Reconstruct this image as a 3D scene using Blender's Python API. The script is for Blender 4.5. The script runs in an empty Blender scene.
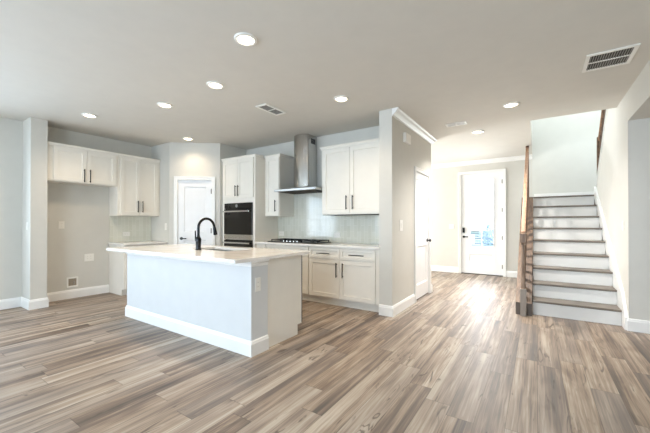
import bpy, bmesh, math, random
from mathutils import Vector, Matrix, Euler
R = math.radians
SC = bpy.context.scene
COL = SC.collection

# ------------------------------------------------------------------ camera
cd = bpy.data.cameras.new('camera'); cam = bpy.data.objects.new('camera', cd); COL.objects.link(cam)
cam.location = (0, 0, 1.2336)
cam.rotation_euler = (R(90 + .302), 0, R(33.479))
cd.sensor_fit = 'HORIZONTAL'; cd.sensor_width = 36
cd.lens = 318.6165 / 650 * 36
cd.shift_x = -1.348 / 650; cd.shift_y = 5.2996 / 650
cd.clip_start = .02; cd.clip_end = 300
SC.camera = cam

# ------------------------------------------------------------------ world, light, exposure
w = bpy.data.worlds.new('sky'); SC.world = w; w.use_nodes = True
bg = w.node_tree.nodes['Background']
bg.inputs[0].default_value = (.86, .93, 1, 1); bg.inputs[1].default_value = 5.0

def area(name, loc, rot, sx, sy, power, color, spread=180):
    l = bpy.data.lights.new(name, 'AREA'); l.shape = 'RECTANGLE'; l.size = sx; l.size_y = sy
    l.energy = power; l.color = color; l.spread = R(spread)
    o = bpy.data.objects.new(name, l); o.location = loc; o.rotation_euler = rot; COL.objects.link(o)
    return o
COOL = (.60, .80, 1.0)
# daylight through the big windows in the wall behind the camera, and the one high in the stairwell
area('daylight_window', (-4.6, -3.0, 1.35), (R(90), 0, 0), 2.2, 1.9, 50, COOL)
area('daylight_window', (-6.30, -.15, 1.35), (0, R(-90), 0), 1.5, 1.7, 52, COOL)
area('daylight_window', (-1.2, -3.0, 1.35), (R(90), 0, 0), 2.2, 1.9, 108, COOL)
area('daylight_stairwell', (1.0, 6.9, 5.05), (0, 0, 0), 1.6, 2.2, 80, (.84, .93, 1.0))
area('daylight_front_door', (-1.12, 8.75, 1.5), (R(-108), 0, 0), .6, 1.7, 40, (.86, .93, 1.0))
area('fill_foyer', (-6.1, 7.1, 1.5), (0, R(-112), 0), 2.0, 2.0, 500, (.93, .97, 1.0))  # added fill lamp brightening the foyer walls and ceiling; no window behind it
DOWNLIGHT_W = 16
SC.view_settings.view_transform = 'Standard'; SC.view_settings.look = 'None'
SC.view_settings.gamma = 1; SC.view_settings.exposure = 0.09
SC.view_settings.use_curve_mapping = False
SC.cycles.use_denoising = True
SC.cycles.max_bounces = 10; SC.cycles.diffuse_bounces = 6; SC.cycles.glossy_bounces = 5
SC.cycles.transmission_bounces = 6; SC.cycles.transparent_max_bounces = 8
SC.cycles.sample_clamp_indirect = 6
SC.cycles.caustics_reflective = False; SC.cycles.caustics_refractive = False

# ------------------------------------------------------------------ materials
def srgb(r, g, b):
    f = lambda c: (c / 255 / 12.92) if c / 255 <= .04045 else ((c / 255 + .055) / 1.055) ** 2.4
    return (f(r), f(g), f(b), 1)
class NT:
    def __init__(s, name):
        s.m = bpy.data.materials.new(name); s.m.use_nodes = True
        s.t = s.m.node_tree; s.b = s.t.nodes['Principled BSDF']
    def n(s, kind, **kw):
        x = s.t.nodes.new(kind)
        for k, v in kw.items():
            if k.startswith('i_'):
                k = k[2:]; k = int(k) if k.isdigit() else k
                if hasattr(v, 'is_output'): s.t.links.new(v, x.inputs[k])
                else: x.inputs[k].default_value = v
            else: setattr(x, k, v)
        return x
    def link(s, a, b): s.t.links.new(a, b)
    def math(s, op, a, b=None, c=None):
        x = s.n('ShaderNodeMath', operation=op)
        for i, v in enumerate((a, b, c)):
            if v is None: continue
            if hasattr(v, 'is_output'): s.link(v, x.inputs[i])
            else: x.inputs[i].default_value = v
        return x.outputs[0]
def paint(name, rgb, rough=.5, metal=0, var=.02, scale=6, bump=0, bscale=200, spec=.5, stretch=None):
    n = NT(name); b = n.b
    tc = n.n('ShaderNodeTexCoord')
    vec = tc.outputs['Object']
    if stretch:
        mp = n.n('ShaderNodeMapping', i_Vector=vec); mp.inputs['Scale'].default_value = stretch; vec = mp.outputs[0]
    no = n.n('ShaderNodeTexNoise', i_Vector=vec, i_Scale=scale, i_Detail=3.0)
    mx = n.n('ShaderNodeMix', data_type='RGBA', i_0=no.outputs[0])
    c = srgb(*rgb)
    mx.inputs[6].default_value = tuple(max(0, v * (1 - var * 2)) for v in c[:3]) + (1,)
    mx.inputs[7].default_value = tuple(min(1, v * (1 + var * 2)) for v in c[:3]) + (1,)
    n.link(mx.outputs[2], b.inputs['Base Color'])
    b.inputs['Roughness'].default_value = rough; b.inputs['Metallic'].default_value = metal
    b.inputs['Specular IOR Level'].default_value = spec
    if bump:
        nb = n.n('ShaderNodeTexNoise', i_Vector=vec, i_Scale=bscale, i_Detail=2.0)
        bp = n.n('ShaderNodeBump', i_Strength=bump, i_Distance=.002, i_Height=nb.outputs[0])
        n.link(bp.outputs[0], b.inputs['Normal'])
    return n.m
M = {}
M['wall'] = paint('wall_paint', (211, 209, 202), .7, bump=.15)
M['ceiling'] = paint('ceiling_paint', (215, 211, 203), .8, bump=.2)
M['wall_island'] = paint('island_wall_paint', (214, 216, 217), .6)
M['stairwell'] = paint('stairwell_paint', (214, 214, 208), .7)
M['trim'] = paint('white_trim', (240, 240, 238), .35)
M['cabinet'] = paint('cabinet_white', (234, 230, 221), .38)
M['door'] = paint('door_white', (238, 239, 240), .38)
M['black'] = paint('black_metal', (26, 25, 25), .4, .3)
M['bronze'] = paint('dark_bronze', (52, 44, 38), .4, .6)
M['faucet'] = paint('faucet_black', (18, 20, 24), .22, .4)
M['steel'] = paint('brushed_steel', (196, 194, 190), .15, 1, var=.06, scale=40, stretch=(1, 1, .03))
M['canopy'] = paint('canopy_steel', (190, 190, 188), .3, 1, var=.05, scale=40, stretch=(.03, 1, 1))
M['ovenglass'] = paint('oven_glass', (14, 13, 12), .06, 0)
M['dark'] = paint('dark_void', (22, 20, 18), .8)
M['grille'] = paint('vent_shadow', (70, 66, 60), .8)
M['plate'] = paint('plate_white', (240, 238, 232), .3)
M['slot'] = paint('outlet_slot', (150, 146, 140), .5)
M['greywood'] = paint('grey_tread_wood', (116, 107, 97), .42, var=.16, scale=9, stretch=(.6, 9, 9))
M['recess'] = paint('recess_beige', (150, 138, 122), .7)
M['newelgrey'] = paint('newel_grey', (150, 142, 134), .5, var=.12, scale=9, stretch=(9, 9, .8))
M['curbgrey'] = paint('curb_grey', (98, 88, 80), .5, var=.14, scale=9, stretch=(9, 9, .8))
M['chrome'] = paint('chrome', (210, 210, 210), .15, 1)
M['display'] = paint('display_grey', (150, 150, 150), .2)
M['grass'] = paint('lawn', (120, 150, 90), .9, var=.2, scale=3)
M['concrete'] = paint('porch_concrete', (190, 188, 184), .8, var=.06)
M['siding'] = paint('blue_siding', (168, 178, 200), .7)
M['leaf'] = paint('shrub_leaf', (150, 166, 190), .8, var=.3, scale=30)

def wood(name, ca, cb, stretch):
    n = NT(name); tc = n.n('ShaderNodeTexCoord')
    mp = n.n('ShaderNodeMapping', i_Vector=tc.outputs['Object']); mp.inputs['Scale'].default_value = stretch
    no = n.n('ShaderNodeTexNoise', i_Vector=mp.outputs[0], i_Scale=5.0, i_Detail=5.0, i_Distortion=.6)
    cr = n.n('ShaderNodeValToRGB', i_Fac=no.outputs[0])
    cr.color_ramp.elements[0].position = .3; cr.color_ramp.elements[0].color = srgb(*ca)
    cr.color_ramp.elements[1].position = .7; cr.color_ramp.elements[1].color = srgb(*cb)
    n.link(cr.outputs[0], n.b.inputs['Base Color']); n.b.inputs['Roughness'].default_value = .5
    return n.m
M['railwood'] = wood('rail_oak', (140, 104, 78), (176, 140, 112), (8, 1, 8))
M['brownwood'] = wood('brown_wood', (74, 55, 42), (126, 98, 74), (12, 2, 3))
M['newelwood'] = wood('newel_wood', (112, 92, 78), (158, 136, 118), (10, 10, 1.5))

def floor_mat():
    n = NT('plank_floor'); tc = n.n('ShaderNodeTexCoord')
    sp = n.n('ShaderNodeSeparateXYZ', i_0=tc.outputs['Object'])
    X, Y = sp.outputs[0], sp.outputs[1]
    PW, PL = .165, 1.22
    xr = n.math('DIVIDE', X, PW); row = n.math('FLOOR', xr); fx = n.math('SUBTRACT', xr, row)
    wr = n.n('ShaderNodeTexWhiteNoise', noise_dimensions='1D', i_W=row)
    yr = n.math('ADD', n.math('DIVIDE', Y, PL), n.math('MULTIPLY', wr.outputs[0], 7.31))
    colm = n.math('FLOOR', yr); fy = n.math('SUBTRACT', yr, colm)
    cid = n.n('ShaderNodeCombineXYZ', i_0=row, i_1=colm)
    wn = n.n('ShaderNodeTexWhiteNoise', noise_dimensions='2D', i_Vector=cid.outputs[0])
    rnd = wn.outputs[0]
    # grain, unrelated from plank to plank
    off = n.math('MULTIPLY', rnd, 53.0)
    def noise(sx, sy, scale, detail, dist, add=0.0):
        v = n.n('ShaderNodeCombineXYZ', i_0=n.math('MULTIPLY', X, sx), i_1=n.math('MULTIPLY', Y, sy), i_2=n.math('ADD', off, add))
        return n.n('ShaderNodeTexNoise', i_Vector=v.outputs[0], i_Scale=scale, i_Detail=detail, i_Distortion=dist).outputs[0]
    broad = noise(15, .42, 1.0, 4.0, .45)
    patch = noise(5, 1.6, 1.0, 2.0, .8, 17.0)
    fine = noise(85, 2.6, 1.0, 4.0, .7, 11.0)
    knot = noise(15, 2.4, 1.0, 2.0, 1.6, 29.0)
    vein = noise(10, .9, 1.0, 3.0, .8, 43.0)
    gate = noise(5, .8, 1.0, 1.0, .4, 71.0)
    tone = n.math('ADD', n.math('MULTIPLY', rnd, .20), n.math('ADD', n.math('ADD', n.math('MULTIPLY', broad, 1.25), n.math('MULTIPLY', patch, .5)), n.math('MULTIPLY', fine, .70)))
    tone = n.math('SUBTRACT', tone, .79)
    cr = n.n('ShaderNodeValToRGB', i_Fac=tone)
    e = cr.color_ramp.elements
    e[0].position = .15; e[0].color = srgb(62, 53, 47)
    e[1].position = .90; e[1].color = srgb(196, 184, 168)
    k = e.new(.40); k.color = srgb(110, 92, 78)
    k = e.new(.62); k.color = srgb(156, 137, 118)
    gy = n.n('ShaderNodeMix', data_type='RGBA', i_0=n.math('MULTIPLY', wn.outputs[1], .45)); gy.inputs[7].default_value = srgb(146, 140, 136)
    n.link(cr.outputs[0], gy.inputs[6])
    crack = n.n('ShaderNodeMapRange', i_Value=knot); crack.inputs[1].default_value = .64; crack.inputs[2].default_value = .73
    ridge = n.math('ABSOLUTE', n.math('SUBTRACT', vein, .5))
    line = n.n('ShaderNodeMapRange', i_Value=ridge); line.inputs[1].default_value = .016; line.inputs[2].default_value = .003
    gt = n.n('ShaderNodeMapRange', i_Value=gate); gt.inputs[1].default_value = .57; gt.inputs[2].default_value = .66
    cl = n.math('MAXIMUM', n.math('MULTIPLY', line.outputs[0], gt.outputs[0]), crack.outputs[0])
    dk = n.n('ShaderNodeMix', data_type='RGBA', i_0=n.math('MULTIPLY', cl, .72)); dk.inputs[7].default_value = srgb(66, 54, 47)
    n.link(gy.outputs[2], dk.inputs[6])
    ex = n.math('MINIMUM', fx, n.math('SUBTRACT', 1.0, fx)); ey = n.math('MINIMUM', fy, n.math('SUBTRACT', 1.0, fy))
    gap = n.math('MAXIMUM', n.math('LESS_THAN', ex, .010), n.math('LESS_THAN', ey, .0018))
    fin = n.n('ShaderNodeMix', data_type='RGBA', i_0=n.math('MULTIPLY', gap, .55)); fin.inputs[7].default_value = srgb(58, 46, 38)
    n.link(dk.outputs[2], fin.inputs[6])
    n.link(fin.outputs[2], n.b.inputs['Base Color'])
    n.b.inputs['Specular IOR Level'].default_value = .5
    rg = n.math('ADD', n.math('MULTIPLY', fine, .14), .40); n.link(rg, n.b.inputs['Roughness'])
    bp = n.n('ShaderNodeBump', i_Strength=.25, i_Distance=.002, i_Height=n.math('SUBTRACT', n.math('MULTIPLY', fine, .5), gap))
    n.link(bp.outputs[0], n.b.inputs['Normal'])
    return n.m
M['floor'] = floor_mat()

def tile_mat(axis):
    n = NT('backsplash_tile'); tc = n.n('ShaderNodeTexCoord'); sp = n.n('ShaderNodeSeparateXYZ', i_0=tc.outputs['Object'])
    cb = n.n('ShaderNodeCombineXYZ', i_0=sp.outputs[2], i_1=sp.outputs[axis])
    br = n.n('ShaderNodeTexBrick', i_Vector=cb.outputs[0], i_Scale=1.0, offset=.5)
    br.inputs['Color1'].default_value = srgb(212, 212, 199); br.inputs['Color2'].default_value = srgb(220, 220, 209)
    br.inputs['Mortar'].default_value = srgb(228, 227, 219)
    br.inputs['Brick Width'].default_value = .20; br.inputs['Row Height'].default_value = .064
    br.inputs['Mortar Size'].default_value = .002; br.inputs['Mortar Smooth'].default_value = .2
    n.link(br.outputs[0], n.b.inputs['Base Color'])
    rr = n.n('ShaderNodeMapRange', i_Value=br.outputs['Fac']); rr.inputs[3].default_value = .06; rr.inputs[4].default_value = .6
    n.link(rr.outputs[0], n.b.inputs['Roughness'])
    no = n.n('ShaderNodeTexNoise', i_Vector=tc.outputs['Object'], i_Scale=14.0)
    h = n.math('SUBTRACT', n.math('MULTIPLY', no.outputs[0], .4), br.outputs['Fac'])
    bp = n.n('ShaderNodeBump', i_Strength=.5, i_Distance=.002, i_Height=h)
    n.link(bp.outputs[0], n.b.inputs['Normal'])
    return n.m
M['tile_x'] = tile_mat(0); M['tile_y'] = tile_mat(1)

def quartz():
    n = NT('white_quartz'); tc = n.n('ShaderNodeTexCoord')
    no = n.n('ShaderNodeTexNoise', i_Vector=tc.outputs['Object'], i_Scale=2.5, i_Detail=6.0, i_Distortion=1.5)
    cr = n.n('ShaderNodeValToRGB', i_Fac=no.outputs[0]); e = cr.color_ramp.elements
    e[0].position = .35; e[0].color = srgb(232, 228, 222); e[1].position = .6; e[1].color = srgb(242, 240, 237)
    n.link(cr.outputs[0], n.b.inputs['Base Color']); n.b.inputs['Roughness'].default_value = .10
    return n.m
M['quartz'] = quartz()

def glow(name, rgb, s):
    n = NT(name); n.b.inputs['Base Color'].default_value = (1, 1, 1, 1)
    n.b.inputs['Emission Color'].default_value = srgb(*rgb); n.b.inputs['Emission Strength'].default_value = s
    return n.m
M['lens'] = glow('lamp_lens', (255, 232, 200), 9)
def glass():
    n = NT('clear_glass'); tr = n.n('ShaderNodeBsdfTransparent'); gl = n.n('ShaderNodeBsdfGlossy', i_Roughness=.02)
    lw = n.n('ShaderNodeLayerWeight', i_Blend=.25)
    mx = n.n('ShaderNodeMixShader', i_0=n.math('MULTIPLY', lw.outputs[0], .5))
    n.link(tr.outputs[0], mx.inputs[1]); n.link(gl.outputs[0], mx.inputs[2])
    n.link(mx.outputs[0], n.t.nodes['Material Output'].inputs[0])
    return n.m
M['glass'] = glass()

# ------------------------------------------------------------------ mesh helpers
class MB:
    def __init__(s): s.v = []; s.f = []
    def add(s, vs, fs, T=None):
        o = len(s.v)
        s.v += [tuple(T @ Vector(v)) if T else tuple(v) for v in vs]
        s.f += [tuple(i + o for i in f) for f in fs]; return s
    def box(s, x0, x1, y0, y1, z0, z1, T=None):
        if x0 > x1: x0, x1 = x1, x0
        if y0 > y1: y0, y1 = y1, y0
        if z0 > z1: z0, z1 = z1, z0
        vs = [(x, y, z) for z in (z0, z1) for y in (y0, y1) for x in (x0, x1)]
        return s.add(vs, [(0, 2, 3, 1), (4, 5, 7, 6), (0, 1, 5, 4), (2, 6, 7, 3), (0, 4, 6, 2), (1, 3, 7, 5)], T)
    def prism(s, poly, axis, a, b, T=None):
        # poly: 2-D points in the plane of the two other axes (in x,y,z order)
        def P(u, v, t): return {'x': (t, u, v), 'y': (u, t, v), 'z': (u, v, t)}[axis]
        n = len(poly)
        vs = [P(u, v, a) for u, v in poly] + [P(u, v, b) for u, v in poly]
        fs = [tuple(range(n)), tuple(range(2 * n - 1, n - 1, -1))] + [(i, (i + 1) % n, n + (i + 1) % n, n + i) for i in range(n)]
        return s.add(vs, fs, T)
    def lathe(s, prof, c=(0, 0, 0), n=24, T=None):
        vs = []; fs = []; m = len(prof)
        for k in range(n):
            a = 2 * math.pi * k / n
            vs += [(c[0] + r * math.cos(a), c[1] + r * math.sin(a), c[2] + z) for r, z in prof]
        for k in range(n):
            k2 = (k + 1) % n
            for j in range(m - 1): fs.append((k * m + j, k2 * m + j, k2 * m + j + 1, k * m + j + 1))
        if prof[0][0] > 1e-6: fs.append(tuple(k * m for k in range(n))[::-1])
        if prof[-1][0] > 1e-6: fs.append(tuple(k * m + m - 1 for k in range(n)))
        return s.add(vs, fs, T)
    def cyl(s, c, r, h, axis='z', n=20, T=None):
        A = {'z': Matrix.Identity(4), 'x': Matrix.Rotation(R(90), 4, 'Y'), 'y': Matrix.Rotation(R(-90), 4, 'X')}[axis]
        A = Matrix.Translation(c) @ A
        return s.lathe([(r, 0), (r, h)], n=n, T=(T @ A if T else A))
    def tube(s, pts, r, n=12, T=None, sq=False):
        pts = [Vector(p) for p in pts]; N = len(pts); rs = r if isinstance(r, (list, tuple)) else [r] * N
        vs = []; fs = []; up = None
        for i, p in enumerate(pts):
            d = (pts[min(i + 1, N - 1)] - pts[max(i - 1, 0)]).normalized()
            if up is None:
                up = Vector((0, 0, 1)) if abs(d.z) < .9 else Vector((1, 0, 0))
            a = d.cross(up).normalized(); b = a.cross(d).normalized(); up = b
            for k in range(n):
                t = 2 * math.pi * (k + (.5 if sq else 0)) / n
                q = rs[i] * (1.4142 if sq else 1)
                vs.append(tuple(p + a * math.cos(t) * q + b * math.sin(t) * q))
        for i in range(N - 1):
            for k in range(n):
                k2 = (k + 1) % n; fs.append((i * n + k, i * n + k2, (i + 1) * n + k2, (i + 1) * n + k))
        fs.append(tuple(range(n))[::-1]); fs.append(tuple((N - 1) * n + k for k in range(n)))
        return s.add(vs, fs, T)
    def sweep(s, path, prof):
        # path in plan; prof = (offset to the RIGHT of travel, z) ; mitred
        P = [Vector(p) for p in path]; m = len(prof); N = len(P); vs = []; fs = []
        for i, p in enumerate(P):
            d0 = (P[i] - P[i - 1]).normalized() if i else None
            d1 = (P[i + 1] - P[i]).normalized() if i < N - 1 else None
            nr = lambda d: Vector((d.y, -d.x))
            if d0 is None: off = nr(d1)
            elif d1 is None: off = nr(d0)
            else:
                h = (nr(d0) + nr(d1)); off = h / max(.2, (1 + nr(d0).dot(nr(d1))))
            vs += [(p.x + off.x * o, p.y + off.y * o, z) for o, z in prof]
        for i in range(N - 1):
            for j in range(m):
                j2 = (j + 1) % m; fs.append((i * m + j, i * m + j2, (i + 1) * m + j2, (i + 1) * m + j))
        fs.append(tuple(range(m))); fs.append(tuple((N - 1) * m + j for j in range(m))[::-1])
        return s.add(vs, fs)
    def build(s, name, mat, parent=None, bevel=0, smooth=False, loc=None, rotz=0):
        me = bpy.data.meshes.new(name); me.from_pydata(s.v, [], s.f)
        bm = bmesh.new(); bm.from_mesh(me)
        bmesh.ops.recalc_face_normals(bm, faces=bm.faces); bm.to_mesh(me); bm.free()
        me.materials.append(M[mat] if isinstance(mat, str) else mat)
        if smooth:
            for p in me.polygons: p.use_smooth = True
            me.set_sharp_from_angle(angle=R(35))
        o = bpy.data.objects.new(name, me); COL.objects.link(o)
        if parent: o.parent = parent
        if loc: o.location = loc
        if rotz: o.rotation_euler = (0, 0, rotz)
        if bevel:
            b = o.modifiers.new('bevel', 'BEVEL'); b.width = bevel; b.segments = 2; b.limit_method = 'ANGLE'; b.angle_limit = R(40)
        return o
def tag(o, label=None, cat=None, group=None, kind=None):
    if label: o['label'] = label
    if cat: o['category'] = cat
    if group: o['group'] = group
    if kind: o['kind'] = kind
    return o
def struct(o): o['kind'] = 'structure'; return o
def empty(name, loc, rz=0, label=None, cat=None, group=None):
    o = bpy.data.objects.new(name, None); o.empty_display_size = .1; COL.objects.link(o)
    o.location = loc; o.rotation_euler = (0, 0, rz); return tag(o, label, cat, group)
def copy_tree(o, parent=None):
    c = o.copy(); COL.objects.link(c)
    if parent: c.parent = parent
    for ch in list(o.children): copy_tree(ch, c)
    return c

# ------------------------------------------------------------------ key dimensions (metres, camera stands over 0,0)
H = 2.76
XL, YB, XH, YE, XE = -6.407, 4.597, -1.601, 3.998, -1.785
XP, YP, XPL, YPL = -5.031, 3.937, -5.765, 3.364
XS, YS1, YS2 = -6.041, 1.464, 1.653
YF, YHE = 8.46, 5.867
XW, YW = .878, 4.986
YO, XO = 5.607, -.082
RI, TR, YST, XB = .194, .27, 5.169, -.057
YLAND = YST + 8 * TR; ZL = 9 * RI
YN = -3.2
T = .12

# ------------------------------------------------------------------ structure: floor, ceiling, walls
MB().box(-6.7, 2.7, YN - .15, YF + .12, -.12, 0).build('floor', 'floor')
struct(bpy.data.objects['floor'])
c = MB()
c.box(-6.7, XW + T, YN - .15, YO, H, H + .3); c.box(-6.7, XO, YO, YF + T, H, H + .3)
struct(c.build('ceiling', 'ceiling'))

def wall(name, x0, y0, x1, y1, z0, z1, th, openings=(), mat='wall'):
    """wall whose visible face runs from (x0,y0) to (x1,y1), body lying to the LEFT of travel"""
    L = math.hypot(x1 - x0, y1 - y0); a = math.atan2(y1 - y0, x1 - x0)
    us = sorted({0, L, *[o[0] for o in openings], *[o[1] for o in openings]})
    zs = sorted({z0, z1, *[o[2] for o in openings], *[o[3] for o in openings]})
    us = [u for u in us if 0 <= u <= L]; zs = [z for z in zs if z0 <= z <= z1]
    m = MB()
    solid = lambda i, j: not any(o[0] < (us[i] + us[i + 1]) / 2 < o[1] and o[2] < (zs[j] + zs[j + 1]) / 2 < o[3] for o in openings)
    for i in range(len(us) - 1):
        j = 0
        while j < len(zs) - 1:
            if not solid(i, j): j += 1; continue
            k = j
            while k + 1 < len(zs) - 1 and solid(i, k + 1): k += 1
            m.box(us[i], us[i + 1], 0, th, zs[j], zs[k + 1]); j = k + 1
    return struct(m.build(name, mat, loc=(x0, y0, 0), rotz=a))
wall('wall_left', XL, YN, XL, YB + T, 0, H, T, [(2.2, 3.9, .5, 2.2)])
struct(MB().box(XL, XS, YS1, YS2, 0, H).build('wall_fridge_stub', 'wall'))
wall('wall_pantry_face', XL, YPL, XPL, YPL, 0, H, T)
PA = math.atan2(YP - YPL, XP - XPL); PLEN = math.hypot(XP - XPL, YP - YPL)
PD0, PD1, PDH = .152, .782, 2.06
wall('wall_pantry_diagonal', XPL, YPL, XP, YP, 0, H, T, [(PD0, PD1, 0, PDH)])
wall('wall_pantry_side', XP, YP, XP, YB + T, 0, H, T)
wall('wall_kitchen', XL, YB, XE, YB, 0, H, T)
# hall wall with the closet door: solid end facing the kitchen, thick towards the cabinets
HD0, HD1, HDH = 4.962, 5.712, 2.065
m = MB(); m.box(XE, XH, YE, HD0, 0, H); m.box(XE, XH, HD0, HD1, HDH, H); m.box(XE, XH, HD1, YHE, 0, H)
struct(m.build('wall_hall', 'wall'))
wall('wall_closet_back', -6.2, YHE - T, XE, YHE - T, 0, H, T)
wall('wall_foyer_left', -6.2, YHE - T, -6.2, YF, 0, H, T)
FD0, FD1, FDH = -1.580, -.662, 2.445
wall('wall_front', -6.2, YF, XO, YF, 0, H, T, [(FD0 + 6.2, FD1 + 6.2, 0, FDH)])
wall('wall_stairwell_back', XO, YF, 2.1, YF, 0, 5.3, T, mat='stairwell')
m = MB(); m.box(XO - T, XO, YO, YF, H + .3, 5.3); struct(m.build('wall_stairwell_left', 'stairwell'))
m = MB(); m.box(XO - T, 2.1, YO - T, YO, H + .3, 5.3); struct(m.build('wall_stairwell_front', 'stairwell'))
m = MB(); m.box(2.1, 2.1 + T, YW, YF + T, 0, 5.3); struct(m.build('wall_stairwell_right', 'stairwell'))
struct(MB().box(XO - T, 2.1 + T, YO - T, YF + T, 5.3, 5.4).build('ceiling_stairwell', 'stairwell'))
# right wall beside the stairs: cut along the second flight
cut = [(7.30, 1.90), (6.252, 2.931), (5.62, 3.55)]
m = MB(); m.prism([(YW, 0), (7.30, 0)] + cut + [(YO, 3.55), (YO, H), (YW, H)], 'x', XW, XW + T)
struct(m.build('wall_right', 'wall'))
m = MB(); m.box(XW, XW + T, 4.0, YW, 2.42, H); struct(m.build('wall_right_header', 'wall'))
m = MB(); m.box(XW, XW + T, YN, 4.0, 0, H); struct(m.build('wall_right_near', 'wall'))  # unseen wall, lengthened to keep window light off the side hall
wall('wall_side_hall', XW + T, YW, 2.6, YW, 0, 2.6, T)
wall('wall_side_hall_far', 2.6, YW, 2.6, 1.9, 0, 2.6, T)
wall('wall_side_hall_near', 2.6, 1.9, XW + T, 1.9, 0, 2.6, T, [(.3, 1.2, .3, 2.2)])
struct(MB().box(XW + T, 2.7, 1.8, YW, 2.42, 2.6).build('ceiling_side_hall', 'ceiling'))
# near wall (behind the camera) with two large windows
wall('wall_near', XW + T, YN, -6.7, YN, 0, H, .15, [(1.1, 3.3, .4, 2.3), (4.5, 6.7, .4, 2.3)])
for k, xa in enumerate((XW + T - 3.3, XW + T - 6.7)):
    r = struct(empty('window_%d' % (k + 1), (xa + 1.1, YN, .4)))
    f = MB()
    for a, b, zz0, zz1 in ((-1.1, -1.04, 0, 1.9), (1.04, 1.1, 0, 1.9), (-1.04, 1.04, 0, .06), (-1.04, 1.04, 1.84, 1.9), (-.03, .03, .06, 1.84), (-1.04, -.03, .93, .97), (.03, 1.04, .93, .97)):
        f.box(a, b, -.11, -.05, zz0, zz1)
    f.build('window_frame', 'trim', r)
    MB().box(-1.04, 1.04, -.084, -.078, .06, 1.84).build('pane', 'glass', r)

r = struct(empty('window_3', (XL, YN + 3.05, .5), R(90)))
f = MB()
for a, b, zz0, zz1 in ((-.85, -.79, 0, 1.7), (.79, .85, 0, 1.7), (-.79, .79, 0, .06), (-.79, .79, 1.64, 1.7), (-.03, .03, .06, 1.64), (-.79, -.03, .83, .87), (.03, .79, .83, .87)):
    f.box(a, b, .03, .09, zz0, zz1)
f.build('window_frame', 'trim', r)
MB().box(-.79, .79, .055, .061, .06, 1.64).build('pane', 'glass', r)

# ------------------------------------------------------------------ baseboards, crowns, casings
BBP = [(0, 0), (.017, 0), (.017, .112), (.012, .122), (.010, .134), (.004, .142), (0, .142)]
def bboard(name, path):
    return struct(MB().sweep(path, BBP).build(name, 'trim'))
bboard('baseboard_left', [(XL, YN + .02), (XL, YS1), (XS, YS1), (XS, YS2), (XL, YS2), (XL, 2.616)])
bboard('baseboard_hall', [(XE, YE), (XH, YE), (XH, HD0 - .068)])
bboard('baseboard_hall_end', [(XH, HD1 + .068), (XH, YHE), (-6.19, YHE)])
bboard('baseboard_front', [(-6.19, YF), (FD0 - .065, YF)])
bboard('baseboard_front_right', [(FD1 + .065, YF), (XB - .19, YF)])
bboard('baseboard_landing', [])if False else None
struct(MB().box(XB + .005, 2.09, YF - .017, YF - .001, ZL, ZL + .142).build('baseboard_landing', 'trim'))
bboard('baseboard_right', [(XW, YW + .22), (XW, YW), (2.59, YW)])
CRP = [(0, H), (.085, H), (.085, H - .012), (.070, H - .022), (.055, H - .05), (.030, H - .072), (.014, H - .082), (.014, H - .095), (0, H - .095)]
struct(MB().sweep([(XH, YE + .001), (XH, YHE), (-6.19, YHE)], CRP).build('trim_1', 'trim'))
struct(MB().sweep([(-6.19, YF), (XO - .002, YF)], CRP).build('trim_2', 'trim'))

# ------------------------------------------------------------------ doors (structure)
def panel_face(m, x0, x1, z0, z1, y, panels, depth=.013, bev=.013):
    """front skin at y (facing -y) with recessed, stepped panels; panels = list of (x0,x1,z0,z1)"""
    us = sorted({x0, x1, *[p[0] for p in panels], *[p[1] for p in panels]})
    zs = sorted({z0, z1, *[p[2] for p in panels], *[p[3] for p in panels]})
    for i in range(len(us) - 1):
        for j in range(len(zs) - 1):
            cx, cz = (us[i] + us[i + 1]) / 2, (zs[j] + zs[j + 1]) / 2
            if any(p[0] < cx < p[1] and p[2] < cz < p[3] for p in panels): continue
            m.add([(us[i], y, zs[j]), (us[i + 1], y, zs[j]), (us[i + 1], y, zs[j + 1]), (us[i], y, zs[j + 1])], [(0, 1, 2, 3)])
    for a, b, c_, d in panels:
        o = [(a, y, c_), (b, y, c_), (b, y, d), (a, y, d)]
        i_ = [(a + bev, y + depth, c_ + bev), (b - bev, y + depth, c_ + bev), (b - bev, y + depth, d - bev), (a + bev, y + depth, d - bev)]
        m.add(o + i_, [(0, 1, 5, 4), (1, 2, 6, 5), (2, 3, 7, 6), (3, 0, 4, 7), (4, 5, 6, 7)])
def slab(m, x0, x1, z0, z1, y, th, panels, depth=.013, bev=.013):
    panel_face(m, x0, x1, z0, z1, y, panels, depth, bev)
    vs = [(x0, y, z0), (x1, y, z0), (x1, y, z1), (x0, y, z1), (x0, y + th, z0), (x1, y + th, z0), (x1, y + th, z1), (x0, y + th, z1)]
    m.add(vs, [(4, 7, 6, 5), (0, 4, 5, 1), (1, 5, 6, 2), (2, 6, 7, 3), (3, 7, 4, 0)])
def casing(root, x0, x1, h, wdt=.062, th=.018):
    m = MB()
    m.box(x0 - wdt, x0, -th, 0, 0, h + wdt); m.box(x1, x1 + wdt, -th, 0, 0, h + wdt); m.box(x0, x1, -th, 0, h, h + wdt)
    m.box(x0 - wdt, x0 - wdt + .016, -th - .006, -th, 0, h + wdt); m.box(x1 + wdt - .016, x1 + wdt, -th - .006, -th, 0, h + wdt)
    m.box(x0 - wdt + .016, x1 + wdt - .016, -th - .006, -th, h + wdt - .016, h + wdt)
    m.build('casing', 'trim', root)
def lever(root, x, z, y, sgn, mat='black'):
    m = MB(); m.cyl((x, y - .008, z), .028, .008, 'y'); m.cyl((x, y - .05, z), .011, .045, 'y')
    m.box(min(x - .012 * sgn, x + .105 * sgn), max(x - .012 * sgn, x + .105 * sgn), y - .058, y - .044, z - .010, z + .010)
    return m.build('handle', mat, root, bevel=.002)
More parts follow.
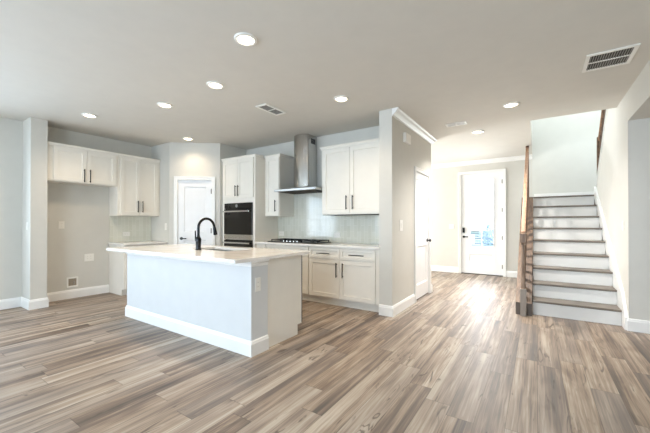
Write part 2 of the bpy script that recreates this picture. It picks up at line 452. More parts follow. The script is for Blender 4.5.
def hinges(root, x, zs, y, mat='bronze', wd=.022):
    for z in zs:
        m = MB(); m.cyl((x, y - .012, z - .048), .0075, .096, 'z', 10); m.box(x - wd / 2, x + wd / 2, y - .006, y - .001, z - .045, z + .045)
        m.build('hinge', mat, root)
# pantry door on the diagonal wall
r = struct(empty('door_1', (XPL, YPL, 0), PA))
casing(r, PD0, PD1, PDH)
MB().box(PD0, PD0 + .004, 0, T, 0, PDH).box(PD1 - .004, PD1, 0, T, 0, PDH).box(PD0 + .004, PD1 - .004, 0, T, PDH - .004, PDH).build('jamb', 'trim', r)
m = MB(); x0, x1 = PD0 + .006, PD1 - .006
slab(m, x0, x1, .012, PDH - .006, .012, .035, [(x0 + .105, x1 - .105, .24, .92), (x0 + .105, x1 - .105, 1.07, 1.93)])
m.build('door_slab', 'door', r)
lever(r, x0 + .062, .95, .012, 1); hinges(r, PD1 - .010, [.27, 1.095, 1.845], .008)
# closet door in the hall
r = struct(empty('door_2', (XH, 0, 0), R(90)))
casing(r, HD0, HD1, HDH)
MB().box(HD0, HD0 + .004, 0, .18, 0, HDH).box(HD1 - .004, HD1, 0, .18, 0, HDH).box(HD0 + .004, HD1 - .004, 0, .18, HDH - .004, HDH).build('jamb', 'trim', r)
m = MB(); x0, x1 = HD0 + .006, HD1 - .006
slab(m, x0, x1, .016, HDH - .006, .010, .035, [(x0 + .11, x1 - .11, .24, .86), (x0 + .11, x1 - .11, 1.02, 1.95)])
m.build('door_slab', 'door', r)
MB().box(x0, x1, .02, .17, .0005, .012).build('door_sill', 'dark', r)
m = MB(); m.cyl((x1 - .07, .002, .94), .03, .008, 'y'); m.cyl((x1 - .07, -.03, .94), .011, .035, 'y')
m.lathe([(.0, 0), (.022, .003), (.028, .015), (.022, .028), (0, .032)], T=Matrix.Translation((x1 - .07, -.03, .94)) @ Matrix.Rotation(R(90), 4, 'X'))
m.build('handle', 'black', r, smooth=True); hinges(r, HD0 + .012, [.337, 1.092, 1.874], .006, wd=.03)
# front door with four-lite glass
r = struct(empty('door_3', (0, YF, 0)))
casing(r, FD0, FD1, FDH, .06)
MB().box(FD0, FD0 + .004, 0, T, 0, FDH).box(FD1 - .004, FD1, 0, T, 0, FDH).box(FD0 + .004, FD1 - .004, 0, T, FDH - .004, FDH).build('jamb', 'trim', r)
x0, x1 = FD0 + .006, FD1 - .006; GX0, GX1, GZ0, GZ1 = -1.400, -.842, .665, 2.31
m = MB(); y = .014
slab(m, x0, x1, .018, GZ0 - .03, y, .042, [(-1.397, -.868, .29, .487)], .008)
m.box(x0, GX0, y, y + .042, GZ0 - .03, FDH - .006); m.box(GX1, x1, y, y + .042, GZ0 - .03, FDH - .006)
m.box(GX0, GX1, y, y + .042, GZ1, FDH - .006); m.box(GX0, GX1, y, y + .042, GZ0 - .03, GZ0)
m.build('door_slab', 'door', r)
m = MB()
for a, b, cz, dz in ((GX0, GX0 + .022, GZ0, GZ1), (GX1 - .022, GX1, GZ0, GZ1), (GX0 + .022, GX1 - .022, GZ0, GZ0 + .022), (GX0 + .022, GX1 - .022, GZ1 - .022, GZ1)):
    m.box(a, b, y - .008, y + .03, cz, dz)
m.build('glazing_bead', 'door', r)
m = MB(); gx = (GX0 + GX1) / 2; gz = (GZ0 + GZ1) / 2 + .0
m.box(gx - .010, gx + .010, y + .004, y + .03, GZ0 + .022, GZ1 - .022)
m.box(GX0 + .022, gx - .010, y + .004, y + .03, gz - .010, gz + .010); m.box(gx + .010, GX1 - .022, y + .004, y + .03, gz - .010, gz + .010)
m.build('muntin', 'door', r)
MB().box(GX0 + .003, GX1 - .003, y + .031, y + .036, GZ0 + .003, GZ1 - .003).build('pane', 'glass', r)
m = MB(); m.box(-1.545, -1.492, y - .022, y, 1.005, 1.13); m.build('keypad', 'black', r, bevel=.005)
lever(r, -1.515, .905, y, 1)
hinges(r, FD1 - .012, [.221, .897, 1.55, 2.216], .008, 'slot', .028)
MB().box(x0, x1, -.004, T, .0005, .014).build('door_sill', 'bronze', r)

# ------------------------------------------------------------------ cabinets (local x along the run, front faces -y)
def shaker(m, x0, x1, z0, z1, y, th=.020, fr=.058):
    if z1 - z0 < .2: fr = .038
    slab(m, x0, x1, z0, z1, y, th, [(x0 + fr, x1 - fr, z0 + fr, z1 - fr)], .011, .004)
def pull(parent, x, z, y, L, vertical, mat='black'):
    m = MB(); s = .006
    if vertical:
        m.box(x - s, x + s, y - .036, y - .024, z - L / 2, z + L / 2)
        for dz in (-L / 2 + .02, L / 2 - .02): m.box(x - .004, x + .004, y - .024, y, z + dz - .005, z + dz + .005)
    else:
        m.box(x - L / 2, x + L / 2, y - .036, y - .024, z - s, z + s)
        for dx in (-L / 2 + .02, L / 2 - .02): m.box(x + dx - .005, x + dx + .005, y - .024, y, z - .004, z + .004)
    return m.build('handle', mat, parent, bevel=.0015)
def cab_door(root, x0, x1, z0, z1, hx=None, hz=None, hl=.21, name='door', horiz=False, mat='black'):
    m = MB(); shaker(m, x0, x1, z0, z1, 0)
    d = m.build(name, 'cabinet', root, bevel=.0015)
    if hx is not None: pull(d, hx, hz, 0, hl, not horiz, mat)
    return d
def crown_on(root, x0, x1, z, depth, left=True, right=True):
    pr = [(0, z - .05), (.012, z - .05), (.014, z - .03), (.030, z - .012), (.030, z), (0, z)]
    path = ([(x0, depth)] if left else []) + [(x0, 0.02), (x1, 0.02)] + ([(x1, depth)] if right else [])
    # travel so that the room is on the right hand
    return MB().sweep(path[::1], pr).build('crown', 'cabinet', root)

# --- left run: facing +X, local x = world +Y
FL = XL + .339          # front of upper doors
r = empty('wall_cabinet', (FL, YS2, 0), R(90), 'white two-door wall cabinet over the empty fridge space, bottom set high', 'cabinet')
m = MB(); m.box(.003, .965, .022, .336, 1.879, 2.42); m.build('carcass', 'cabinet', r)
cab_door(r, .076, .502, 1.895, 2.405, .465, 2.0, .21); cab_door(r, .508, .934, 1.895, 2.405, .545, 2.0, .21)
crown_on(r, .003, .965, 2.459, .33, False, False)
r = empty('wall_cabinet', (FL, YS2 + .965, 0), R(90), 'tall white two-door wall cabinet between the fridge space and the pantry corner', 'cabinet')
wL = YPL - YS2 - .965 - .002
m = MB(); m.box(0.002, wL, .022, .336, 1.372, 2.42); m.build('carcass', 'cabinet', r)
cab_door(r, .044, .362, 1.386, 2.405, .325, 1.54, .21, mat='black'); cab_door(r, .368, .690, 1.386, 2.405, .405, 1.54, .21)
crown_on(r, .002, wL, 2.459, .33, False, False)
FB = XL + .575
r = empty('base_cabinet', (FB, 2.618, 0), R(90), 'white base cabinet on the left wall beside the fridge space, half hidden by the island', 'cabinet')
wB = YPL - 2.618 - .002
m = MB(); m.box(0, wB, .022, .57, .11, .860); m.build('carcass', 'cabinet', r)
MB().box(0, wB, .09, .57, 0, .11).build('toe_kick', 'cabinet', r)
MB().box(0, .018, .022, .089, .0, .109).build('end_panel', 'cabinet', r) if False else None
cab_door(r, .02, .37, .12, .69, .335, .58, .17); cab_door(r, .376, wB - .02, .12, .69, .41, .58, .17)
cab_door(r, .02, .37, .70, .850, .195, .775, .17, 'drawer', True); cab_door(r, .376, wB - .02, .70, .850, .55, .775, .17, 'drawer', True)
MB().box(XL + .001, FB + .025, 2.600, YPL - .001, .861, .893).build('countertop', 'quartz', bevel=.003)
tag(bpy.data.objects['countertop'], 'short white quartz countertop on the left wall, between fridge space and pantry corner', 'countertop')
MB().box(XL + .001, XL + .009, 2.62, YPL - .001, .895, 1.370).build('backsplash', 'tile_y')
tag(bpy.data.objects['backsplash'], 'small grey-green tile backsplash under the tall cabinet on the left wall', 'backsplash')

# --- oven tower
FT = 3.976; TX0, TX1 = XP + .002, -4.149
r = empty('oven_cabinet', (TX0, FT, 0), 0, 'tall white cabinet tower holding the black wall oven', 'cabinet')
tw = TX1 - TX0; td = YB - FT - .002
m = MB(); m.box(0, .02, .022, td, 0, 2.42); m.box(tw - .02, tw, .022, td, 0, 2.42); m.box(.02, tw - .02, .022, td, 1.655, 2.42)
m.box(.02, .078, .022, .045, .2, 1.655); m.box(tw - .058, tw - .02, .022, .045, .2, 1.655); m.box(.078, tw - .058, .022, .045, 1.615, 1.655)
m.box(.02, tw - .02, .022, td, .02, .36); m.box(.02, tw - .02, td - .02, td, .36, 1.655)
m.build('carcass', 'cabinet', r)
mid = tw / 2
cab_door(r, .036, mid - .003, 1.70, 2.405, mid - .035, 1.835, .2); cab_door(r, mid + .003, tw - .036, 1.70, 2.405, mid + .035, 1.835, .2)
cab_door(r, .036, tw - .036, .12, .35, mid, .27, .2, 'drawer', True)
crown_on(r, 0, tw, 2.459, .2, False, True)
# --- the double wall oven in it
ox0, ox1 = TX0 + .080, TX1 - .060; ow = ox1 - ox0
r = empty('wall_oven', (ox0, FT, .38), 0, 'black glass and steel double wall oven built into the tall cabinet', 'oven')
MB().box(.004, ow - .004, .024, .54, 0, 1.225).build('body', 'dark', r)
m = MB(); m.box(0, ow, -.002, .022, 1.128, 1.228); cp = m.build('control_panel', 'ovenglass', r, bevel=.002)
m = MB(); m.lathe([(.03, 0), (.03, .002), (.024, .004), (0, .004)], T=Matrix.Translation((ow * .46, -.002, 1.178)) @ Matrix.Rotation(R(90), 4, 'X')); m.build('display', 'display', cp)
def oven_door(z0, z1, hz, band):
    d = MB().box(0, ow, -.010, .022, z0 + band, z1).build('oven_door', 'ovenglass', r, bevel=.003)
    MB().box(.09, ow - .09, -.0125, -.0105, z0 + band + .07, z1 - .13).build('viewing_window', 'dark', d) if False else None
    h = MB(); h.box(.02, ow - .02, -.062, -.042, hz - .014, hz + .014); h.box(.05, .07, -.042, -.011, hz - .008, hz + .008); h.box(ow - .07, ow - .05, -.042, -.011, hz - .008, hz + .008)
    h.build('handle', 'chrome', d, bevel=.005)
    if band: MB().box(0, ow, -.010, .022, z0, z0 + band - .003).build('lower_band', 'steel', d)
oven_door(.555, 1.122, 1.075, .098)
oven_door(.0, .545, .50, .05)

# --- narrow wall cabinet, double wall cabinet
FU = 4.182; ud = YB - FU - .001
nx0, nx1 = -4.088, -3.757
r = empty('wall_cabinet', (nx0, FU, 0), 0, 'narrow white single-door wall cabinet between oven tower and range hood', 'cabinet')
m = MB(); m.box(0, nx1 - nx0, .022, ud, 1.364, 2.42); m.build('carcass', 'cabinet', r)
MB().box(TX1 + .001 - nx0, -.001, .06, ud, 1.364, 2.42).build('filler_strip', 'cabinet', r)
cab_door(r, .02, nx1 - nx0 - .008, 1.378, 2.405, nx1 - nx0 - .075, 1.545, .2)
crown_on(r, .0, nx1 - nx0, 2.455, ud, False, True)
ux0, ux1 = -2.862, XE - .001
r = empty('wall_cabinet', (ux0, FU, 0), 0, 'wide white two-door wall cabinet right of the range hood', 'cabinet')
uw = ux1 - ux0
m = MB(); m.box(0, uw, .022, ud, 1.372, 2.41); m.build('carcass', 'cabinet', r)
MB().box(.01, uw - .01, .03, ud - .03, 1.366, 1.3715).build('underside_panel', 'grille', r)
sp = -2.344 - ux0
cab_door(r, .03, sp - .003, 1.388, 2.385, sp - .052, 1.55, .21); cab_door(r, sp + .003, uw - .035, 1.388, 2.385, sp + .056, 1.55, .21)
crown_on(r, 0, uw, 2.449, ud, True, False)

# --- base run under the cooktop
FBC = 4.018; bd = YB - FBC - .012
bx = [TX1 + .001, -3.916, -2.992, XE - .001]
def base_unit(x0, x1, label):
    r = empty('base_cabinet', (x0, FBC, 0), 0, label, 'cabinet'); wd = x1 - x0 - .001
    MB().box(0, wd, .022, bd, .115, .878).build('carcass', 'cabinet', r)
    MB().box(0, wd, .075, bd, 0, .115).build('toe_kick', 'cabinet', r)
    return r, wd
r, wd = base_unit(bx[0], bx[1], 'narrow white base cabinet filler beside the oven tower')
cab_door(r, .012, wd - .008, .125, .868)
r, wd = base_unit(bx[1], bx[2], 'white base cabinet directly under the gas cooktop, mostly behind the island')
cab_door(r, .012, wd - .012, .72, .868, name='drawer')
cab_door(r, .012, wd / 2 - .003, .125, .71, wd / 2 - .05, .55, .21); cab_door(r, wd / 2 + .003, wd - .012, .125, .71, wd / 2 + .05, .55, .21)
r, wd = base_unit(bx[2], bx[3], 'white base cabinet right of the cooktop with two drawers over two doors')
s2 = -2.420 - bx[2]; e2 = -1.856 - bx[2]
cab_door(r, .012, s2 - .003, .705, .862, s2 / 2 - .0, .781, .235, 'drawer', True); cab_door(r, s2 + .003, e2, .705, .862, (s2 + e2) / 2, .779, .24, 'drawer', True)
cab_door(r, .012, s2 - .003, .125, .692, s2 - .05, .545, .215); cab_door(r, s2 + .003, e2, .125, .692, s2 + .056, .545, .215)
m = MB().box(TX1 + .001, XE - .001, 3.992, YB - .001, .879, .912); o = m.build('countertop', 'quartz', bevel=.003)
tag(o, 'long white quartz countertop under the range hood, carrying the gas cooktop', 'countertop')
o = MB().box(TX1 + .001, XE - .001, YB - .010, YB - .001, .914, 1.363).box(nx1 + .001, ux0 - .001, YB - .010, YB - .001, 1.363, 1.86).build('backsplash', 'tile_x')
tag(o, 'glossy pale grey-green vertical tile backsplash behind the cooktop', 'backsplash')

# --- gas cooktop
cx0, cx1, cy0, cy1 = -3.955, -2.70, 4.085, 4.53
cx0 = -3.94; cx1 = -2.90
cw = cx1 - cx0
r = empty('gas_cooktop', (cx0, cy0, .9125), 0, 'black gas cooktop with cast grates and steel front knobs set in the countertop', 'cooktop')
MB().box(0, cw, 0, cy1 - cy0, 0, .012).build('glass_base', 'black', r, bevel=.003)
for k in range(3):
    a = .015 + k * (cw - .03) / 3; b = a + (cw - .03) / 3 - .008; g = MB(); zt = .034
    for (p0, p1, q0, q1) in ((a, b, .085, .099), (a, b, .411, .425), (a, a + .012, .085, .425), (b - .012, b, .085, .425), ((a + b) / 2 - .006, (a + b) / 2 + .006, .085, .425), (a, b, .25, .262)):
        g.box(p0, p1, q0, q1, zt, zt + .012)
    for px in (a + .006, b - .006):
        for py in (.092, .418): g.box(px - .006, px + .006, py - .006, py + .006, .012, zt)
    g.build('grate', 'black', r)
    if k != 1:
        for py in (.17, .33): MB().cyl(((a + b) / 2, py, .012), .035, .014).build('burner', 'bronze', r)
    else: MB().cyl(((a + b) / 2, .24, .012), .05, .014).build('burner', 'bronze', r)
for k in range(5):
    m = MB(); m.lathe([(.017, 0), (.017, .006), (.014, .024), (0, .025)], c=(-3.60 - cx0 + k * .074, .042, .0122), n=16); m.build('knob', 'steel', r, smooth=True)

# --- range hood
hx0, hx1, hy0 = -3.735, -2.868, 4.02
r = empty('range_hood', ((hx0 + hx1) / 2, YB, 1.77), 0, 'stainless steel chimney range hood over the cooktop', 'range hood')
hw = (hx1 - hx0) / 2; hd = YB - hy0 - .011
m = MB()
def loop(x, y0, y1, z): return [(-x, -y0, z), (x, -y0, z), (x, -y1, z), (-x, -y1, z)]
L_ = [loop(hw, hd, .011, .0), loop(hw, hd, .011, .038), loop(hw - .05, hd - .05, .011, .055), loop(.25, .36, .011, .085)]
vs = sum(L_, []); fs = [(0, 3, 2, 1), (12, 13, 14, 15)]
for i in range(3):
    for k in range(4): fs.append((i * 4 + k, i * 4 + (k + 1) % 4, i * 4 + 4 + (k + 1) % 4, i * 4 + 4 + k))
m.add(vs, fs); cn = m.build('canopy', 'canopy', r, bevel=.004)
m = MB()
for k in range(3): m.box(-hw + .05 + k * .265, -hw + .30 + k * .265, -hd + .05, -.08, -.006, -.001)
m.build('filter', 'grille', cn)
cxm = (-3.552 - 3.228) / 2 - (hx0 + hx1) / 2; ch = (3.552 - 3.228) / 2; cdp = YB - 4.32
def chimney(name, k, z0, z1, smooth=True):
    q = .02; pts = []
    for sx in (-1, 1):
        arc = [(cxm + sx * (ch - k - q) + sx * q * math.sin(a), -(cdp - k) + q - q * math.cos(a)) for a in [R(t) for t in (0, 22.5, 45, 67.5, 90)]]
        pts.append(arc)
    bul = [(cxm + (ch - k - q) * t, -(cdp - k) - .050 * (1 - t * t)) for t in (-.75, -.5, -.25, 0, .25, .5, .75)]
    poly = [(cxm - ch + k, -.011)] + pts[0][::-1] + bul + pts[1] + [(cxm + ch - k, -.011)]
    return MB().prism(poly, 'z', z0, z1).build(name, 'steel', r, smooth=smooth)
chimney('lower_duct', 0, .085, .60); up = chimney('upper_duct', .006, .60, H - 1.77 - .002)
m = MB()
for k in range(6): m.box(cxm + ch - .0055, cxm + ch - .0035, -.06 - k * .022 - .012, -.06 - k * .022, .84, .93)
m.build('vent_slot', 'dark', up)

# ------------------------------------------------------------------ island
IX0, IX1, IY0, IYC, IYE = -4.570, -2.214, 2.085, 2.301, 2.858
IZ = .918
r = empty('kitchen_island', ((IX0 + IX1) / 2, IYC, 0), 0, 'white kitchen island with pony wall back, tall baseboard and plain end panel', 'island')
off = Vector((-(IX0 + IX1) / 2, -IYC, 0))
def isl(m, name, mat, **k):
    m.v = [tuple(Vector(v) + off) for v in m.v]; return m.build(name, mat, r, **k)
isl(MB().box(IX0, IX1, IY0, IYC, 0, IZ - .034), 'pony_wall', 'wall_island' if 'wall_island' in M else 'wall')
isl(MB().sweep([(IX0, IYC), (IX0, IY0), (IX1, IY0), (IX1, IYC - .001)], BBP), 'baseboard', 'trim')
isl(MB().sweep([(IX0, IYC), (IX0, IY0), (IX1, IY0), (IX1, IYC - .001)], [(0, IZ - .088), (.008, IZ - .088), (.010, IZ - .062), (.020, IZ - .050), (.020, IZ - .035), (0, IZ - .035)]), 'cap_trim', 'trim')
XI = IX1 - .014
m = MB(); m.prism([(IYC + .001, 0), (IYE - .07, 0), (IYE - .07, .11), (IYE, .11), (IYE, IZ - .036), (IYC + .001, IZ - .036)], 'x', XI - .018, XI)
isl(m, 'end_panel', 'cabinet')
m = MB(); m.prism([(IYC + .001, 0), (IYE - .07, 0), (IYE - .07, .11), (IYE, .11), (IYE, IZ - .036), (IYC + .001, IZ - .036)], 'x', IX0 + .014, IX0 + .032)
isl(m, 'end_panel', 'cabinet')
m = MB(); m.box(IX0 + .033, XI - .625, IYC + .02, IYE - .022, .11, .62).box(IX0 + .033, XI - .625, IYC + .02, IYE - .075, 0, .109)
isl(m, 'carcass', 'cabinet')
for k in range(4):
    a = IX0 + .04 + k * .424
    m = MB(); slab(m, a, a + .418, .12, .868, 0, .018, [(a + .058, a + .360, .178, .81)], .008, .005)
    m.v = [(x, IYE + .002 - .0 - y + 0.0, z) for x, y, z in m.v]
    d = isl(m, 'door', 'cabinet')
    h = MB(); hx = a + (.37 if k % 2 == 0 else .06); h.box(hx - .006, hx + .006, IYE + .026, IYE + .038, .62, .83)
    for dz in (.64, .80): h.box(hx - .004, hx + .004, IYE + .002, IYE + .026, dz - .005, dz + .005)
    h.v = [tuple(Vector(v) + off) for v in h.v]; h.build('handle', 'black', d)
# dishwasher at the island's right end, front on the kitchen side
r2 = empty('dishwasher', (XI - .306, IYE, .0), 0, 'black dishwasher front edge showing past the island end panel', 'dishwasher')
MB().box(-.295, .295, -.02, -.001, .115, .87).build('tub', 'dark', r2)
MB().box(-.298, .298, .0, .026, .115, .872).build('door', 'black', r2, bevel=.003)
MB().box(-.24, .24, .045, .062, .79, .81).box(-.2, -.18, .026, .045, .79, .81).box(.18, .2, .026, .045, .79, .81).build('handle', 'black', r2)
MB().box(-.295, .27, -.09, -.075, .0, .11).build('toe_kick', 'dark', r2)
# countertop with a real cut-out for the sink
SX0, SX1, SY0, SY1 = -3.66, -2.94, 2.40, 2.775
def slab_hole(x0, x1, y0, y1, a0, a1, b0, b1, z0, z1):
    O = [(x0, y0), (x1, y0), (x1, y1), (x0, y1)]; I = [(a0, b0), (a1, b0), (a1, b1), (a0, b1)]
    vs = [(x, y, z) for z in (z0, z1) for x, y in O + I]; fs = []
    for k in range(4):
        k2 = (k + 1) % 4
        fs += [(k, k2, 4 + k2, 4 + k), (8 + k, 8 + k2, 12 + k2, 12 + k), (k, k2, 8 + k2, 8 + k), (4 + k, 4 + k2, 12 + k2, 12 + k)]
    return MB().add(vs, fs)
o = slab_hole(-4.644, IX1 + .03, IY0 - .216, IYE + .088, SX0, SX1, SY0, SY1, IZ - .034, IZ).build('countertop', 'quartz', bevel=.003)
tag(o, 'large white quartz island countertop with the black faucet and overhanging front edge', 'countertop')
m = MB(); t = .012; zb = IZ - .26; zt = IZ - .036; a, b, c_, d = SX0 - .02, SX1 + .02, SY0 - .012, SY1 + .012
vs = [(x, y, z) for (x, y) in ((a, c_), (b, c_), (b, d), (a, d)) for z in (zt,)] 
m = MB(); m.box(a, b, c_, d, zb, zb + t); m.box(a, a + t, c_, d, zb + t, zt); m.box(b - t, b, c_, d, zb + t, zt); m.box(a + t, b - t, c_, c_ + t, zb + t, zt); m.box(a + t, b - t, d - t, d, zb + t, zt)
o = empty('sink', ((a + b) / 2, (c_ + d) / 2, zb), 0, 'steel undermount sink sunk into the island countertop', 'sink')
m.v = [(x - (a + b) / 2, y - (c_ + d) / 2, z - zb) for x, y, z in m.v]; m.build('basin', 'canopy', o)
MB().lathe([(0.045, 0), (.045, .003), (.03, .003), (.028, .001), (0, .001)], c=(0, 0, t)).build('drain', 'chrome', o)
# faucet
FX, FY = -3.365, 2.325
r = empty('faucet', (FX, FY, IZ), 0, 'matte black gooseneck kitchen faucet with pull-down head on the island', 'faucet')
MB().lathe([(.036, 0), (.036, .006), (.030, .014), (.029, .05), (.032, .10), (.034, .125), (.026, .15), (.018, .16), (.017, .175)], n=24).build('body', 'faucet', r, smooth=True)
pts = [(0, 0, .16), (0, 0, .25)]
rad = .112
for k in range(0, 15):
    a = R(180 - k * 12.5); pts.append((0, rad + rad * math.cos(a), .262 + rad * math.sin(a)))
MB().tube(pts, .0155, 14).build('spout', 'faucet', r, smooth=True)
e0 = Vector(pts[-1]); dr = (Vector(pts[-1]) - Vector(pts[-2])).normalized()
MB().tube([e0, e0 + dr * .02, e0 + dr * .07, e0 + dr * .095, e0 + dr * .10], [.016, .020, .023, .025, .022], 16).build('spray_head', 'faucet', r, smooth=True)
m = MB(); m.cyl((-.050, 0, .115), .013, .03, 'x', 14); m.tube([(-.048, 0, .115), (-.052, -.002, .14), (-.054, -.004, .23)], [.010, .009, .007], 10)
m.build('lever', 'faucet', r, smooth=True)

# ------------------------------------------------------------------ switches, outlets, small wall things
def plate(name, loc, rz, label, cat, gang=1, kind='rocker', w1=.07, hh=.115):
    r = empty(name, loc, rz, label, cat)
    wd = w1 if gang == 1 else w1 + .046 * (gang - 1)
    MB().box(-wd / 2, wd / 2, -.006, 0, -hh / 2, hh / 2).build('plate', 'plate', r, bevel=.002)
    for g in range(gang):
        cx = (g - (gang - 1) / 2) * .046
        if kind == 'rocker': MB().box(cx - .016, cx + .016, -.010, -.0062, -.033, .033).build('rocker', 'plate', r, bevel=.0015)
        else:
            if hh > w1 or gang > 1: L = [(cx, -.02), (cx, .02)]
            else: L = [(-.02, 0), (.02, 0)]
            for (ax, az) in L:
                MB().box(ax - .014, ax + .014, -.0085, -.0062, az - .014, az + .014).build('receptacle', 'plate', r)
                MB().box(ax - .006, ax - .004, -.0092, -.0086, az - .004, az + .007).box(ax + .004, ax + .006, -.0092, -.0086, az - .004, az + .007).build('slot', 'slot', r)
    return r
e = .0005
plate('wall_outlet', (XL + e, 1.933, 1.21), R(90), 'upper white outlet plate on the fridge space wall', 'outlet', kind='outlet', w1=.075, hh=.12)
plate('wall_outlet', (XL + e, 2.314, .652), R(90), 'wide white outlet plate low on the fridge space wall, right of the water box', 'outlet', 2, 'outlet', w1=.095, hh=.125)
r = empty('water_supply_box', (XL + e, 2.08, .266), R(90), 'white recessed water supply box above the baseboard in the fridge space', 'box')
m = MB(); m.box(-.078, .078, -.008, 0, .058, .084); m.box(-.078, .078, -.008, 0, -.084, -.058); m.box(-.078, -.054, -.008, 0, -.058, .058); m.box(.054, .078, -.008, 0, -.058, .058)
m.build('frame', 'plate', r, bevel=.002)
MB().box(-.054, .054, -.002, -.0003, -.058, .058).build('recess', 'recess', r)
m = MB(); m.cyl((.018, -.020, -.03), .009, .018, 'y', 10); m.box(.008, .028, -.018, -.010, .0, .008); m.cyl((.018, -.014, -.03), .006, .04, 'z', 10); m.build('valve', 'slot', r)
plate('light_switch', (-6.166, YS1 - e, 1.195), 0, 'white light switch on the narrow end of the wall stub left of the fridge space', 'switch')
plate('wall_outlet', (XL + .0095, 2.90, 1.037), R(90), 'white outlet on the small tile backsplash of the left wall', 'outlet', kind='outlet', w1=.125, hh=.08)
plate('light_switch', (-5.871, YPL - e, 1.175), 0, 'white light switch on the wall left of the pantry door', 'switch', hh=.13)
plate('wall_outlet', (-4.055, YB - .0105, 1.042), 0, 'white outlet on the tile backsplash left of the cooktop', 'outlet', kind='outlet', w1=.12, hh=.085)
plate('wall_outlet', (-2.812, YB - .0105, 1.036), 0, 'white outlet on the tile backsplash right of the cooktop', 'outlet', kind='outlet', w1=.125, hh=.085)
plate('wall_outlet', (IX1 + e, 2.165, .655), R(90), 'white outlet on the grey end of the kitchen island', 'outlet', kind='outlet', hh=.13)
plate('light_switch', (XH + e, 4.33, 1.206), R(90), 'white double switch plate on the hall wall left of the closet door', 'switch', 1, w1=.115, hh=.155)
plate('light_switch', (-1.804, YF - e, 1.16), 0, 'white switch plate left of the glazed front door', 'switch', 2)
plate('light_switch', (XW - e, 5.233, 1.205), R(-90), 'white light switch on the right wall beside the lowest stairs', 'switch')
r = empty('door_chime', (XH + e, 4.52, 2.47), R(90), 'small white door chime box high on the hall wall below the crown', 'chime')
MB().box(-.115, .115, -.045, 0, -.068, .068).build('cover', 'plate', r, bevel=.006)
MB().box(-.085, .085, -.049, -.0455, -.05, .05).build('front_panel', 'plate', r, bevel=.002)

# ------------------------------------------------------------------ recessed downlights
LP = [((-2.006, 1.824), .094, 'largest ceiling downlight in the photo, nearest to the camera above the island'),
      ((-2.947, 2.245), .090, 'ceiling downlight over the middle of the island, left of the small ceiling vent'),
      ((-3.985, 2.267), .086, 'ceiling downlight over the left end of the island'),
      ((-5.253, 1.897), .088, 'ceiling downlight in front of the fridge space cabinets'),
      ((-5.223, 3.394), .094, 'ceiling downlight just in front of the pantry door'),
      ((-1.988, 3.340), .094, 'ceiling downlight in front of the wide cabinet right of the range hood'),
      ((-.270, 4.707), .100, 'ceiling downlight in the hall just before the stair opening'),
      ((-.819, 5.798), .092, 'faintest and farthest ceiling downlight, in the foyer before the front door')]
first = None
for (x, y), rr, lab in LP:
    if first is None:
        r = empty('ceiling_downlight', (x, y, H), 0)
        MB().lathe([(.094, 0), (.094, -.004), (.088, -.012), (.070, -.014), (.066, -.008), (.066, -.0)], n=40).build('trim_ring', 'plate', r, smooth=True)
        MB().lathe([(.0655, -.004), (.060, -.010), (.03, -.014), (0, -.015)], n=40).build('lens', 'lens', r, smooth=True)
        first = r
    else:
        r = copy_tree(first); r.location = (x, y, H)
    tag(r, lab, 'ceiling light', 'recessed ceiling downlights')
    l = bpy.data.lights.new('downlight', 'SPOT'); l.energy = DOWNLIGHT_W * 4 * (.45 if x < -1.5 and y > 3.35 else .9 if x < -1.5 else 2.8 if y < 5 else 4.6); l.color = (1, .80, .58) if x < -1.5 else (1, .96, .90)
    l.spot_size = R(140); l.spot_blend = 1.0; l.shadow_soft_size = .06
    o = bpy.data.objects.new('downlight', l); o.location = (x, y, H - .03); COL.objects.link(o)

# ------------------------------------------------------------------ ceiling vents
def vent(name, cx, cy, lx, ly, label, cells, bar=.028, slats=10, along='y', dark='slot'):
    r = empty(name, (cx, cy, H), 0, label, 'vent'); m = MB(); zt, zb = -.0005, -.012
    m.box(-lx / 2, lx / 2, -ly / 2, -ly / 2 + bar, zb, zt); m.box(-lx / 2, lx / 2, ly / 2 - bar, ly / 2, zb, zt)
    m.box(-lx / 2, -lx / 2 + bar, -ly / 2 + bar, ly / 2 - bar, zb, zt); m.box(lx / 2 - bar, lx / 2, -ly / 2 + bar, ly / 2 - bar, zb, zt)
    nx, ny = cells
    for i in range(1, nx):
        x = -lx / 2 + bar + (lx - 2 * bar) * i / nx; m.box(x - .006, x + .006, -ly / 2 + bar, ly / 2 - bar, zb, zt)
    for j in range(1, ny):
        yy = -ly / 2 + bar + (ly - 2 * bar) * j / ny; m.box(-lx / 2 + bar, lx / 2 - bar, yy - .006, yy + .006, zb + .001, zt)
    m.build('frame', 'plate', r)
    MB().box(-lx / 2 + bar, lx / 2 - bar, -ly / 2 + bar, ly / 2 - bar, -.003, zt).build('opening', 'grille', r)
    s = MB()
    for i in range(slats):
        if along == 'y':
            x = -lx / 2 + bar + (lx - 2 * bar) * (i + .5) / slats; s.box(x - .003, x + .003, -ly / 2 + bar, ly / 2 - bar, -.009, -.0035)
        else:
            yy = -ly / 2 + bar + (ly - 2 * bar) * (i + .5) / slats; s.box(-lx / 2 + bar, lx / 2 - bar, yy - .003, yy + .003, -.009, -.0035)
    s.build('slat', dark, r)
    return r
vent('ceiling_vent', -2.958, 3.143, .19, .40, 'small dark-slotted ceiling vent in front of the range hood', (1, 2), slats=14, along='x')
vent('ceiling_vent', .557, 3.896, .355, .385, 'large return air grille in the ceiling near the right wall', (1, 2), bar=.03, slats=16, along='y')
vent('ceiling_vent', -1.03, 5.165, .29, .15, 'pale ceiling vent in the hall between the closet door and the stairs', (2, 1), bar=.022, slats=6, along='x', dark='plate')

